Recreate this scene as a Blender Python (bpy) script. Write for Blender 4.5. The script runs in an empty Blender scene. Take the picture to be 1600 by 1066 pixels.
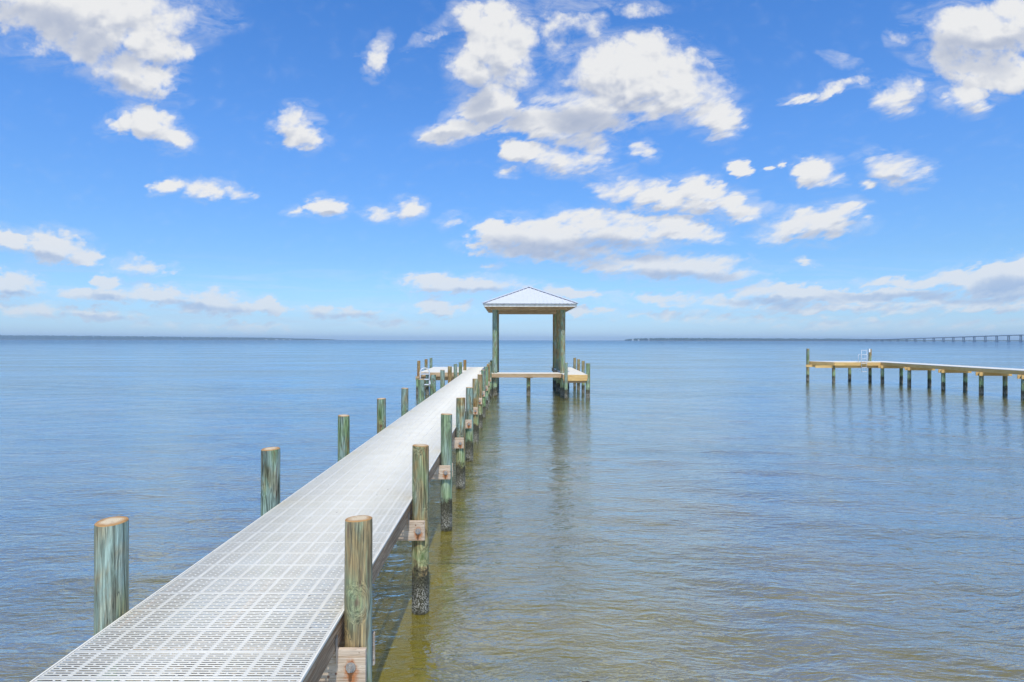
import bpy, math, random
import numpy as np
from mathutils import Vector, Matrix
random.seed(7)
RNG = np.random.default_rng(11)
scene = bpy.context.scene
COL = scene.collection
R = math.radians
CAMZ = 3.36            # eye above the water
DZ = CAMZ - 1.966      # top of the decking
F = 978.0              # focal length in photo pixels

# ------------------------------------------------------------------ nodes
def mat(name):
    m = bpy.data.materials.new(name); m.use_nodes = True
    m.node_tree.nodes.clear()
    return m, m.node_tree
class NT:
    def __init__(s, t): s.t = t
    def n(s, kind, **kw):
        nd = s.t.nodes.new('ShaderNode' + kind)
        for k, v in kw.items():
            if k.startswith('i_'):
                nd.inputs[k[2:].replace('_', ' ')].default_value = v
            else: setattr(nd, k, v)
        return nd
    def l(s, a, b): s.t.links.new(a, b)
    def put(s, sock, v):
        if isinstance(v, bpy.types.NodeSocket): s.l(v, sock)
        else: sock.default_value = v
    def math(s, op, a, b=0.0, c=None, clamp=False):
        nd = s.n('Math', operation=op); nd.use_clamp = clamp
        s.put(nd.inputs[0], a); s.put(nd.inputs[1], b)
        if c is not None: s.put(nd.inputs[2], c)
        return nd.outputs[0]
    def vmath(s, op, a, b=None):
        nd = s.n('VectorMath', operation=op)
        s.put(nd.inputs[0], a)
        if b is not None: s.put(nd.inputs[1], b)
        return nd.outputs['Value'] if op in ('DOT_PRODUCT', 'LENGTH') else nd.outputs['Vector']
    def mix(s, f, a, b, blend='MIX'):
        nd = s.n('Mix', data_type='RGBA', blend_type=blend)
        s.put(nd.inputs[0], f); s.put(nd.inputs[6], a); s.put(nd.inputs[7], b)
        return nd.outputs[2]
    def ramp(s, v, lo, hi, a=0.0, b=1.0, smooth=False):
        nd = s.n('MapRange'); nd.interpolation_type = 'SMOOTHSTEP' if smooth else 'LINEAR'
        s.put(nd.inputs[0], v); s.put(nd.inputs[1], lo); s.put(nd.inputs[2], hi); s.put(nd.inputs[3], a); s.put(nd.inputs[4], b)
        return nd.outputs[0]
    def noise(s, vec, scale=1.0, detail=4.0, rough=0.55, dist=0.0, out='Fac', dim='3D'):
        nd = s.n('TexNoise', noise_dimensions=dim)
        s.put(nd.inputs['Vector'], vec); nd.inputs['Scale'].default_value = scale
        nd.inputs['Detail'].default_value = detail; nd.inputs['Roughness'].default_value = rough
        nd.inputs['Distortion'].default_value = dist
        return nd.outputs[out]
    def map(s, vec, scale=(1, 1, 1), loc=(0, 0, 0), rot=(0, 0, 0), kind='POINT'):
        nd = s.n('Mapping', vector_type=kind)
        s.put(nd.inputs['Vector'], vec)
        nd.inputs['Location'].default_value = loc; nd.inputs['Rotation'].default_value = rot; nd.inputs['Scale'].default_value = scale
        return nd.outputs[0]
    def bsdf(s, color, rough=0.7, normal=None, metallic=0.0, spec=0.5):
        p = s.n('BsdfPrincipled')
        s.put(p.inputs['Base Color'], color); s.put(p.inputs['Roughness'], rough); s.put(p.inputs['Metallic'], metallic)
        p.inputs['Specular IOR Level'].default_value = spec
        if normal is not None: s.l(normal, p.inputs['Normal'])
        return p.outputs[0]
    def out(s, sh): s.l(sh, s.n('OutputMaterial').inputs[0])
    def bump(s, h, strength=0.5, dist=0.01, normal=None):
        b = s.n('Bump'); b.inputs['Strength'].default_value = strength; b.inputs['Distance'].default_value = dist
        s.put(b.inputs['Height'], h)
        if normal is not None: s.l(normal, b.inputs['Normal'])
        return b.outputs[0]
def rgb(r, g, b): # sRGB 0..255 -> linear rgba
    f = lambda c: (c / 255 / 12.92) if c <= 10.3 else ((c / 255 + .055) / 1.055) ** 2.4
    return (f(r), f(g), f(b), 1)

def m_piling():
    m, t = mat('treated_piling'); k = NT(t)
    oc = k.n('TexCoord').outputs['Object']; oi = k.n('ObjectInfo')
    off = k.n('CombineXYZ'); k.l(k.math('MULTIPLY', oi.outputs['Random'], 37.0), off.inputs[0]); k.l(k.math('MULTIPLY', oi.outputs['Random'], 91.0), off.inputs[2])
    p = k.vmath('ADD', oc, off.outputs[0])
    sep = k.n('SeparateColor'); k.l(oi.outputs['Color'], sep.inputs[0])
    tone = sep.outputs[0]; lightness = sep.outputs[1]
    # knots bend the grain around them
    vor = k.n('TexVoronoi', feature='F1'); k.l(k.map(p, (3.2, 3.2, 2.3)), vor.inputs['Vector']); vor.inputs['Scale'].default_value = 1.0
    kd = vor.outputs['Distance']
    knot = k.ramp(kd, 0.05, 0.12, 1, 0, True)
    bend = k.ramp(kd, 0.05, 0.40, 1, 0, True)
    gz = k.math('MULTIPLY_ADD', bend, 0.10, 0.0)
    gv = k.n('CombineXYZ'); k.l(gz, gv.inputs[0]); k.l(gz, gv.inputs[1])
    pg = k.vmath('ADD', p, gv.outputs[0])
    grain = k.noise(k.map(pg, (42, 42, 2.2)), 1.0, 6, 0.62, 0.9)
    fine = k.noise(k.map(pg, (150, 150, 5)), 1.0, 3, 0.6, 0.3)
    blot = k.noise(k.map(p, (5, 5, 1.5)), 1.0, 4, 0.6, 0.6)
    big = k.noise(k.map(p, (6, 6, 1.1)), 1.0, 2, 0.5)
    g_lo, g_hi = rgb(34, 58, 48), rgb(176, 206, 192)
    y_lo, y_hi = rgb(78, 66, 26), rgb(206, 172, 104)
    o_lo, o_hi = rgb(110, 64, 22), rgb(205, 150, 70)
    gr = k.ramp(grain, 0.36, 0.64)
    teal = k.mix(gr, g_lo, g_hi); olive = k.mix(gr, y_lo, y_hi); orange = k.mix(gr, o_lo, o_hi)
    green = k.mix(k.ramp(big, .42, .6), teal, k.mix(gr, rgb(56, 84, 40), rgb(150, 182, 120)))
    f1 = k.math('ADD', k.ramp(blot, 0.38, 0.62, -0.7, 0.7), k.math('MULTIPLY_ADD', tone, 2.0, -0.5), clamp=True)
    c = k.mix(f1, green, olive)
    f2 = k.math('ADD', k.ramp(blot, 0.38, 0.62, -0.7, 0.7), k.math('MULTIPLY_ADD', tone, 2.0, -1.5), clamp=True)
    c = k.mix(f2, c, orange)
    c = k.mix(k.ramp(fine, 0.60, 0.40, 0, 0.8), c, k.mix(.6, c, rgb(38, 34, 22)))
    # drying checks: long thin dark splits
    chk = k.noise(k.map(pg, (26, 26, .9)), 1.0, 2, 0.5, 1.2)
    cm = k.math('MULTIPLY', k.ramp(k.math('ABSOLUTE', k.math('SUBTRACT', chk, 0.5)), 0.0, 0.024, 1, 0), k.ramp(blot, .45, .6), clamp=True)
    c = k.mix(cm, c, rgb(40, 30, 20))
    # rusty brown runs
    rn = k.noise(k.map(p, (16, 16, 1.6)), 1.0, 4, 0.6, 1.0)
    c = k.mix(k.ramp(rn, 0.60, 0.68, 0, 0.75), c, rgb(98, 56, 28))
    c = k.mix(knot, c, rgb(92, 52, 22))
    c = k.mix(k.math('MULTIPLY_ADD', gr, .10, k.math('ADD', lightness, .02)), c, rgb(206, 214, 196))
    # the tide zone, by height over the water
    gp = k.n('NewGeometry').outputs['Position']; sx = k.n('SeparateXYZ'); k.l(gp, sx.inputs[0]); z = sx.outputs[2]
    zn = k.math('ADD', z, k.math('MULTIPLY_ADD', k.noise(gp, 7.0, 5, .7), 0.7, -0.33))
    wet = k.ramp(zn, 0.50, 0.62, 1, 0, True)
    bn = k.noise(gp, 55, 5, 0.7, 0.5)
    lo = k.mix(k.ramp(bn, 0.40, 0.62), rgb(38, 36, 26), rgb(106, 104, 84))
    vb = k.n('TexVoronoi', feature='F1'); k.l(gp, vb.inputs['Vector']); vb.inputs['Scale'].default_value = 75
    wz = k.math('MULTIPLY', k.ramp(zn, 0.0, 0.10, 0, 1), k.ramp(zn, 0.16, 0.44, 1, 0), clamp=True)
    barn = k.math('MULTIPLY', k.ramp(vb.outputs['Distance'], 0.34, 0.48, 1, 0), k.ramp(k.noise(gp, 16, 3, .6), 0.34, 0.46), clamp=True)
    lo = k.mix(k.math('MULTIPLY', barn, wz, clamp=True), lo, rgb(206, 202, 190))
    lo = k.mix(k.ramp(zn, 0.02, -0.10, 0, 1), lo, rgb(40, 34, 12))
    band = k.math('MULTIPLY', k.ramp(zn, .55, .66, 0, 1), k.ramp(zn, .78, .95, 1, 0), clamp=True)
    c = k.mix(k.math('MULTIPLY', band, .5), c, k.mix(gr, rgb(92, 128, 70), rgb(186, 208, 160)))
    c = k.mix(wet, c, lo)
    h = k.math('ADD', k.math('MULTIPLY', grain, 0.6), k.math('MULTIPLY', k.math('MULTIPLY', bn, wet), 2.4))
    h = k.math('SUBTRACT', h, k.math('MULTIPLY', cm, 1.0))
    k.out(k.bsdf(c, 0.82, k.bump(h, 0.7, 0.012), spec=.25))
    return m
def m_endgrain():
    m, t = mat('cut_end_grain'); k = NT(t)
    oc = k.n('TexCoord').outputs['Object']
    d = k.vmath('LENGTH', k.map(oc, (1, 1, 0)))
    nz = k.noise(oc, 14, 4, .6)
    rings = k.n('TexWave', wave_type='RINGS', rings_direction='Z'); k.l(oc, rings.inputs['Vector']); rings.inputs['Scale'].default_value = 26; rings.inputs['Distortion'].default_value = 1.4
    c = k.mix(k.ramp(k.math('ADD', d, k.math('MULTIPLY_ADD', nz, .07, -.035)), 0.050, 0.090), rgb(218, 200, 166), rgb(178, 136, 84))
    c = k.mix(k.ramp(rings.outputs['Fac'], .3, .8, 0, .28), c, rgb(150, 100, 52))
    c = k.mix(k.ramp(nz, .60, .72, 0, .7), c, rgb(120, 84, 50))
    k.out(k.bsdf(c, .85, k.bump(rings.outputs['Fac'], .3, .003)))
    return m
def m_lumber(name, axis, lo, hi, rust=False, dark=rgb(96, 74, 58)):
    """sawn board with grain along axis 0=x 1=y 2=z"""
    m, t = mat(name); k = NT(t)
    oc = k.n('TexCoord').outputs['Object']; oi = k.n('ObjectInfo')
    off = k.n('CombineXYZ'); k.l(k.math('MULTIPLY', oi.outputs['Random'], 53.0), off.inputs[0]); k.l(k.math('MULTIPLY', oi.outputs['Random'], 17.0), off.inputs[2])
    p = k.vmath('ADD', oc, off.outputs[0])
    sc = [46.0] * 3; sc[axis] = 1.6
    sc2 = [160.0] * 3; sc2[axis] = 6
    sc3 = [3.0] * 3; sc3[axis] = .7
    sc4 = [22.0] * 3; sc4[axis] = .8
    g = k.noise(k.map(p, sc), 1, 5, .62, 1.4)
    f = k.noise(k.map(p, sc2), 1, 3, .6)
    b = k.noise(k.map(p, sc3), 1, 3, .6)
    c = k.mix(k.ramp(g, .35, .62), lo, hi)
    c = k.mix(k.ramp(b, .35, .7, 0, .35), c, dark)
    # cathedral grain lines
    w = k.noise(k.map(p, sc4), 1, 2, .5, .8)
    ln = k.math('FRACT', k.math('MULTIPLY', w, 9.0))
    c = k.mix(k.ramp(ln, .12, 0.0, 0, .55), c, dark)
    c = k.mix(k.ramp(f, .60, .42, 0, .3), c, dark)
    if rust:
        q = k.map(oc, (1, 0, 1))
        q2 = k.map(oc, (1, 0, .55), (0, 0, .02))
        nn = k.math('MULTIPLY_ADD', k.noise(p, 24, 4, .7), .10, -.05)
        d1 = k.math('ADD', k.vmath('LENGTH', q), nn)
        d2 = k.math('ADD', k.vmath('LENGTH', q2), nn)
        c = k.mix(k.ramp(d2, .022, .062, .85, 0, True), c, rgb(176, 104, 48))
        c = k.mix(k.ramp(d1, .018, .040, .9, 0, True), c, rgb(112, 52, 20))
        nt = k.n('TexVoronoi'); k.l(k.map(p, (14, 1, 14)), nt.inputs['Vector']); nt.inputs['Scale'].default_value = 1
        c = k.mix(k.ramp(nt.outputs['Distance'], .10, .16, .8, 0), c, rgb(110, 62, 34))
    k.out(k.bsdf(c, .8, k.bump(k.math('ADD', g, k.math('MULTIPLY', ln, .3)), .5, .004), spec=.25))
    return m
def m_deck():
    m, t = mat('white_composite_grating'); k = NT(t)
    gp = k.n('NewGeometry').outputs['Position']
    g = k.noise(k.map(gp, (3, 3, 3)), 1, 5, .6)
    c = k.mix(k.ramp(g, .3, .7), rgb(228, 222, 205), rgb(235, 230, 215))
    sp = k.n('TexVoronoi'); k.l(k.map(gp, (6, 4, 1)), sp.inputs['Vector']); sp.inputs['Scale'].default_value = 1
    on = k.ramp(k.noise(gp, 1.3, 2), .47, .52)
    c = k.mix(k.math('MULTIPLY', k.ramp(sp.outputs['Distance'], .035, .07, .8, 0), on), c, rgb(120, 106, 92))
    st = k.noise(k.map(gp, (14, 1.2, 3)), 1, 4, .7)
    c = k.mix(k.ramp(st, .62, .82, 0, .2), c, rgb(188, 182, 172))
    k.out(k.bsdf(c, .5, k.bump(k.noise(gp, 240, 2), .15, .001), spec=.35))
    return m
def m_plain(name, col, rough=.5, metallic=0., var=.15, scale=8., dark=(.02, .02, .02, 1)):
    m, t = mat(name); k = NT(t)
    oc = k.n('TexCoord').outputs['Object']
    c = k.mix(k.ramp(k.noise(oc, scale, 5, .6), .4, .75, 0, var), col, dark)
    k.out(k.bsdf(c, rough, metallic=metallic, normal=k.bump(k.noise(oc, scale * 3, 3), .2, .005)))
    return m
def m_water():
    m, t = mat('bay_water'); k = NT(t)
    gp = k.n('NewGeometry').outputs['Position']
    dist = k.vmath('LENGTH', gp)
    near = k.ramp(dist, 12, 160, 1, 0.25, True)
    mid = k.ramp(dist, 30, 900, 1, 0.55, True)
    warp = k.noise(k.map(gp, (.5, .5, .5)), 1, 2, .5, out='Color')
    q = k.vmath('ADD', gp, k.vmath('SCALE', warp)); 
    q = k.vmath('ADD', gp, k.map(warp, (.5, .5, 0)))
    n1 = k.noise(k.map(q, (3.2, 7.8, 1), rot=(0, 0, R(7))), 1, 3, .55, .5)
    n2 = k.noise(k.map(q, (6.5, 19, 1), rot=(0, 0, R(-9))), 1, 2, .5, .4)
    n3 = k.noise(k.map(q, (.45, 1.5, 1), rot=(0, 0, R(12))), 1, 4, .6, .3)
    gust = k.noise(k.map(gp, (.03, .09, 1), rot=(0, 0, R(10))), 1, 3, .5)
    gs = k.ramp(gust, .35, .65, .75, 1.25)
    h = k.math('MULTIPLY', n3, k.math('MULTIPLY', mid, .045))
    h = k.math('ADD', h, k.math('MULTIPLY', n1, k.math('MULTIPLY', k.math('MULTIPLY', mid, gs), .024)))
    h = k.math('ADD', h, k.math('MULTIPLY', n2, k.math('MULTIPLY', near, .0064)))
    nrm = k.bump(h, 1.0, 1.0)
    lw = k.n('LayerWeight'); lw.inputs['Blend'].default_value = .5; k.l(nrm, lw.inputs['Normal'])
    fr = k.math('ADD', k.math('POWER', lw.outputs['Facing'], 1.72), .02, clamp=True)
    fr = k.math('MULTIPLY', fr, k.math('MULTIPLY', k.ramp(dist, 40, 700, 1, .60), k.ramp(k.noise(k.map(gp, (.035, .11, 1), rot=(0, 0, R(4))), 1, 11, .72), .3, .7, k.ramp(dist, 10, 90, .95, .72), k.ramp(dist, 10, 90, 1.05, 1.24))), clamp=True)
    gl = k.n('BsdfGlossy'); gl.inputs['Color'].default_value = (.74, .88, .97, 1); gl.inputs['Roughness'].default_value = 0.045; k.l(nrm, gl.inputs['Normal'])
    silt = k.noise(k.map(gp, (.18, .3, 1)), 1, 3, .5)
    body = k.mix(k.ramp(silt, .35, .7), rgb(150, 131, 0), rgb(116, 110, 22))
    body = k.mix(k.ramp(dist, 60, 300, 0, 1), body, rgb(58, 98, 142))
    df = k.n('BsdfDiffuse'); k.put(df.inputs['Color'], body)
    tr = k.n('BsdfTransparent'); tr.inputs['Color'].default_value = (.88, .80, .34, 1)
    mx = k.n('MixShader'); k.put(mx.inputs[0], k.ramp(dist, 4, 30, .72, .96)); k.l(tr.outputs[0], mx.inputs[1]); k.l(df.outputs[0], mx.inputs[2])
    m2 = k.n('MixShader'); k.l(fr, m2.inputs[0]); k.l(mx.outputs[0], m2.inputs[1]); k.l(gl.outputs[0], m2.inputs[2])
    k.out(m2.outputs[0])
    return m
def m_seabed():
    m, t = mat('sandy_seabed'); k = NT(t)
    gp = k.n('NewGeometry').outputs['Position']
    g = k.noise(gp, .7, 5, .6)
    c = k.mix(k.ramp(g, .36, .62), rgb(150, 134, 30), rgb(222, 204, 90))
    f = k.noise(k.map(gp, (3, 7, 1)), 1, 4, .6)
    c = k.mix(k.ramp(f, .5, .7, 0, .5), c, rgb(86, 74, 24))
    k.out(k.bsdf(c, .95, spec=0))
    return m
def m_foliage(name, a, b, s=.05):
    m, t = mat(name); k = NT(t)
    gp = k.n('NewGeometry').outputs['Position']
    c = k.mix(k.ramp(k.noise(gp, s, 4, .6), .35, .65), a, b)
    k.out(k.bsdf(c, .95, spec=.1)); return m

M = dict(
    piling=m_piling(), end=m_endgrain(), deck=m_deck(),
    pink_y=m_lumber('weathered_board_long', 1, rgb(158, 122, 90), rgb(222, 190, 156), dark=rgb(84, 56, 38)),
    pink_x=m_lumber('weathered_board_cross', 0, rgb(206, 180, 152), rgb(240, 224, 204), rust=True),
    gold_x=m_lumber('fresh_board_cross', 0, rgb(216, 172, 100), rgb(246, 214, 150), dark=rgb(150, 108, 60)),
    gold_y=m_lumber('fresh_board_long', 1, rgb(216, 172, 100), rgb(246, 214, 150), dark=rgb(150, 108, 60)),
    tan_x=m_lumber('tan_board_cross', 0, rgb(176, 142, 100), rgb(222, 196, 160)),
    tan_y=m_lumber('tan_board_long', 1, rgb(176, 142, 100), rgb(222, 196, 160)),
    roof=m_plain('white_ribbed_metal', rgb(208, 211, 216), .4, 0, .12, 3, rgb(150, 156, 165)),
    fascia=m_plain('white_fascia_board', rgb(222, 218, 210), .6, 0, .45, 6, rgb(130, 110, 92)),
    steel=m_plain('galvanised_steel', rgb(176, 174, 170), .4, .35, .4, 60, rgb(90, 60, 40)),
    alu=m_plain('white_aluminium_tube', rgb(206, 212, 220), .35, 0, .1, 20, rgb(160, 160, 160)),
    water=m_water(), seabed=m_seabed(),
    concrete=m_plain('bridge_concrete', rgb(128, 134, 138), .8, 0, .2, .1, rgb(90, 90, 90)),
    woods=m_foliage('far_tree_cover', rgb(40, 60, 54), rgb(66, 88, 70)),
    sand=m_foliage('low_shore_ground', rgb(120, 116, 92), rgb(150, 142, 112)),
    wall=m_plain('white_house_wall', rgb(235, 235, 230), .7, 0, .1, .2, rgb(150, 150, 150)),
    tiles=m_plain('grey_house_roof', rgb(128, 128, 130), .8, 0, .3, .3, rgb(60, 60, 60)),
    rock=m_plain('dark_wet_rock', rgb(78, 74, 66), .35, 0, .8, 5, rgb(18, 18, 16)),
    pvc=m_plain('white_pvc', rgb(240, 240, 240), .4, 0, .05, 5, rgb(180, 180, 180)),
)

# ------------------------------------------------------------------ mesh helpers
class MB:
    def __init__(s): s.v = []; s.f = []
    def add(s, verts, faces):
        b = len(s.v); s.v += [tuple(p) for p in verts]; s.f += [tuple(i + b for i in f) for f in faces]
    def box(s, x0, x1, y0, y1, z0, z1):
        s.add([(x0, y0, z0), (x1, y0, z0), (x1, y1, z0), (x0, y1, z0), (x0, y0, z1), (x1, y0, z1), (x1, y1, z1), (x0, y1, z1)],
              [(0, 3, 2, 1), (4, 5, 6, 7), (0, 1, 5, 4), (1, 2, 6, 5), (2, 3, 7, 6), (3, 0, 4, 7)])
    def prism(s, pts, z0, z1):
        n = len(pts)
        s.add([(x, y, z0) for x, y in pts] + [(x, y, z1) for x, y in pts],
              [tuple(range(n))[::-1], tuple(range(n, 2 * n))] + [(i, (i + 1) % n, n + (i + 1) % n, n + i) for i in range(n)])
    def bar(s, a, b, w, h, up=(0, 0, 1)):
        a = Vector(a); b = Vector(b); d = (b - a).normalized(); u = Vector(up)
        sd = d.cross(u).normalized() * (w / 2); uu = sd.cross(d).normalized() * (h / 2)
        P = []
        for c in (a, b):
            P += [c - sd - uu, c + sd - uu, c + sd + uu, c - sd + uu]
        s.add(P, [(0, 1, 2, 3), (7, 6, 5, 4), (0, 4, 5, 1), (1, 5, 6, 2), (2, 6, 7, 3), (3, 7, 4, 0)])
    def tube(s, pts, r, n=10, cap=True):
        pts = [Vector(p) for p in pts]; base = len(s.v); prev = None
        for i, p in enumerate(pts):
            d = (pts[min(i + 1, len(pts) - 1)] - pts[max(i - 1, 0)]).normalized()
            if prev is None:
                ref = Vector((0, 0, 1)) if abs(d.z) < .9 else Vector((1, 0, 0)); prev = d.cross(ref).normalized()
            u = (prev - d * prev.dot(d)).normalized(); w = d.cross(u); prev = u
            for k in range(n):
                a = 2 * math.pi * k / n; s.v.append(tuple(p + (u * math.cos(a) + w * math.sin(a)) * r))
        for i in range(len(pts) - 1):
            for k in range(n):
                k2 = (k + 1) % n; s.f.append((base + i * n + k, base + i * n + k2, base + (i + 1) * n + k2, base + (i + 1) * n + k))
        if cap:
            s.f.append(tuple(base + k for k in range(n))[::-1]); s.f.append(tuple(base + (len(pts) - 1) * n + k for k in range(n)))
    def build(s, name, m, parent=None, loc=(0, 0, 0), smooth=False, bevel=0.0):
        me = bpy.data.meshes.new(name); me.from_pydata(s.v, [], s.f); me.materials.append(m)
        if smooth: me.shade_smooth()
        me.update()
        o = bpy.data.objects.new(name, me); COL.objects.link(o); o.location = loc
        if parent: o.parent = parent
        if bevel:
            b = o.modifiers.new('bevel', 'BEVEL'); b.width = bevel; b.segments = 2; b.limit_method = 'ANGLE'
        return o
def tag(o, label=None, cat=None, group=None, kind=None):
    if label: o['label'] = label
    if cat: o['category'] = cat
    if group: o['group'] = group
    if kind: o['kind'] = kind
    return o
def empty(name, loc, label, cat, group=None):
    o = bpy.data.objects.new(name, None); COL.objects.link(o); o.location = loc
    return tag(o, label, cat, group)

# ------------------------------------------------------------------ world
SUN_EL, SUN_AZ = R(59), R(6)      # sun behind the camera, a little to the right
w = bpy.data.worlds.new('World'); scene.world = w; w.use_nodes = True
wt = w.node_tree; wt.nodes.clear(); k = NT(wt)
tc = k.n('TexCoord').outputs['Generated']
nrm = k.vmath('NORMALIZE', tc)
sx = k.n('SeparateXYZ'); k.l(nrm, sx.inputs[0]); DX, DY, DZd = sx.outputs
ay = k.math('MAXIMUM', k.math('ABSOLUTE', DY), 0.06)
cu = k.math('MULTIPLY_ADD', k.math('DIVIDE', DX, ay), F, 795.0)
cv = k.math('MULTIPLY_ADD', k.math('DIVIDE', DZd, ay), -F, 531.0)
cp = k.n('CombineXYZ'); k.l(cu, cp.inputs[0]); k.l(cv, cp.inputs[1])
# (azimuth, elevation, half width, half height, tilt, weight): every cloud of the sky, as directions in space
CL = [
 (150,18,165,52,4,1.3),(235,62,62,42,20,1.2),(140,70,80,40,28,.9),(205,112,70,36,22,1.15),(30,0,110,45,0,.9),(262,40,40,36,0,.9),(90,60,60,30,0,.5),
 (242,196,46,26,28,1.1),(200,188,22,14,30,.8),(275,216,26,16,20,1.0),(190,200,24,10,0,.3),
 (450,190,24,24,10,.9),(478,205,28,28,40,.9),(466,225,26,14,0,.6),
 (592,88,14,30,15,.8),(578,112,10,14,0,.5),(670,60,24,8,-40,.25),
 (268,290,36,10,0,.9),(320,296,34,13,5,1.0),(374,301,24,12,0,1.0),
 (512,324,28,17,0,1.1),(474,332,22,8,0,.5),(640,330,26,17,0,1.1),(588,334,22,9,0,.6),(706,345,16,8,-20,.5),
 (12,374,48,16,10,1.1),(84,386,58,24,8,1.2),(128,404,30,10,8,1.0),(223,417,36,14,3,.9),(266,427,14,5,0,.6),
 (22,445,48,20,3,1.1),(163,440,21,11,0,1.1),(150,458,70,11,3,1.0),(240,464,60,14,3,1.05),(330,474,72,17,5,1.0),(410,478,40,12,6,.9),
 (40,484,62,10,2,.7),(150,492,80,11,3,.7),(240,508,50,7,3,.55),(520,488,80,10,4,.6),(600,506,60,9,3,.5),(360,512,90,8,2,.35),
 (740,447,108,13,2,.95),(690,478,46,12,3,.8),(880,455,66,8,3,.7),(770,418,14,6,0,.5),
 (782,70,58,66,0,1.35),(735,28,28,24,0,.9),(738,110,36,40,30,1.1),(765,165,46,42,0,1.15),(712,203,44,20,-15,.95),(800,30,30,26,0,.8),(800,110,34,30,0,.9),
 (900,34,50,22,10,.75),(866,50,26,40,0,.6),(990,14,38,10,8,.6),(875,72,22,18,0,.5),
 (985,118,100,62,8,1.5),(1005,72,46,26,8,1.1),(1062,142,84,46,24,1.3),(1125,180,38,30,50,1.1),(915,172,78,36,0,1.3),(1082,92,36,16,15,.7),(1050,100,50,30,0,.8),
 (880,206,62,26,0,1.0),(840,185,70,24,0,1.1),(920,215,40,28,0,.7),(1128,208,24,9,-5,.8),
 (820,236,38,19,5,1.15),(870,248,52,19,5,1.1),(915,252,34,18,0,.7),(795,270,12,7,0,.5),(1003,236,18,11,0,.55),
 (1160,263,21,13,0,.95),(970,296,36,24,0,.9),(1030,305,60,24,5,1.0),(1095,300,48,20,5,.95),(1110,320,64,18,0,1.0),(1160,328,38,15,0,.95),
 (800,368,62,20,3,1.2),(870,372,100,32,4,1.35),(960,358,100,30,4,1.3),(1050,358,74,20,5,1.15),(1108,366,30,13,0,.95),(830,392,90,16,5,1.0),
 (960,412,70,16,2,1.0),(1060,416,118,22,2,1.25),(1140,424,50,12,2,.9),
 (1276,268,34,24,0,1.1),(1398,262,50,24,8,1.15),(1352,290,13,8,0,.9),(1440,268,20,10,0,.7),(1205,263,8,4,0,.5),(1226,258,8,6,0,.5),
 (1275,348,70,24,-4,1.1),(1218,368,34,15,0,.95),(1318,330,38,16,0,.9),
 (1535,48,92,38,6,1.35),(1595,22,60,30,0,1.1),(1500,90,60,36,20,.75),(1560,110,70,30,-10,.85),(1512,150,38,22,0,.9),(1590,118,50,24,0,1.0),(1690,60,120,60,0,1.1),
 (1404,145,44,20,-25,.95),(1400,165,30,14,0,.8),(1402,57,16,11,0,.8),(1250,158,26,6,-8,.5),(1302,140,34,8,-28,.6),(1345,125,14,8,0,.4),(1305,90,16,6,20,.35),
 (1230,458,94,13,2,.95),(1180,470,110,9,2,.7),(1380,462,160,10,0,.85),(1470,438,120,9,-3,.85),(1560,438,74,24,-6,1.15),(1590,412,40,14,-8,1.0),(1540,470,120,14,0,.6),(1370,480,200,8,0,.6),
 (1080,470,110,9,3,.6),(1130,496,150,8,2,.45),(1400,505,200,8,0,.35),(1258,409,14,5,0,.5),(900,485,60,6,0,.35),
 (330,-110,140,60,10,1.1),(900,-160,200,60,0,1.1),(1400,-150,160,60,0,1.0),(600,-330,220,90,0,1.0),(1200,-420,240,90,0,1.1),(-200,-60,160,60,0,1.0),(-180,300,120,30,0,1.0),(1800,300,120,30,0,1.0),(100,-420,200,90,0,1.1),
]
g = bpy.data.node_groups.new('cloud_density', 'ShaderNodeTree')
g.interface.new_socket('P', in_out='INPUT', socket_type='NodeSocketVector')
g.interface.new_socket('Density', in_out='OUTPUT', socket_type='NodeSocketFloat'); g.interface.new_socket('Soft', in_out='OUTPUT', socket_type='NodeSocketFloat')
kg = NT(g); gi = g.nodes.new('NodeGroupInput'); go = g.nodes.new('NodeGroupOutput')
P = gi.outputs[0]
sp = kg.n('SeparateXYZ'); kg.l(P, sp.inputs[0])
# finer and flatter towards the horizon
persp = kg.ramp(sp.outputs[1], 150, 520, 1.0, 1.5)
persx = kg.ramp(sp.outputs[1], 150, 520, 1.0, 1.45)
wcx = kg.n('CombineXYZ'); kg.l(kg.math('MULTIPLY', kg.math('MULTIPLY', sp.outputs[0], .01), persx), wcx.inputs[0]); kg.l(kg.math('MULTIPLY', kg.math('MULTIPLY', sp.outputs[1], .0115), persp), wcx.inputs[1])
wp = kg.noise(wcx.outputs[0], 1.6, 4, .6, out='Color')
wv = kg.n('VectorMath', operation='MULTIPLY_ADD'); kg.l(wp, wv.inputs[0]); wv.inputs[1].default_value = (64, 40, 0); wv.inputs[2].default_value = (-32, -20, 0)
Pw = kg.vmath('ADD', P, wv.outputs[0])
best = None
for (cx, cy, rx, ry, ro, wgt) in CL:
    if 435 < cy < 515: wgt += .22; ry *= 1.12
    if best is None: Pk = Pw
    else:   # evaluated one after another, so the shader keeps few values at a time
        nd = kg.n('VectorMath', operation='MULTIPLY_ADD'); kg.l(best, nd.inputs[0]); nd.inputs[1].default_value = (1e-6, 1e-6, 0); kg.l(Pw, nd.inputs[2]); Pk = nd.outputs[0]
    q = kg.map(Pk, (rx * 1.12, ry * 1.15, 1), (cx, cy, 0), (0, 0, R(ro)), 'TEXTURE')
    d = kg.vmath('DOT_PRODUCT', q, q)
    e = kg.math('MULTIPLY_ADD', d, -wgt, wgt)
    best = e if best is None else kg.math('SMOOTH_MAX', best, e, .25) if False else (e if best is None else kg.math('MAXIMUM', best, e))
fb = kg.noise(wcx.outputs[0], 2.4, 9, .58, .15)
fbl = kg.noise(wcx.outputs[0], 3.4, 2.5, .5, .3)
cl = kg.math('MAXIMUM', best, -1.2)
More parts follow.
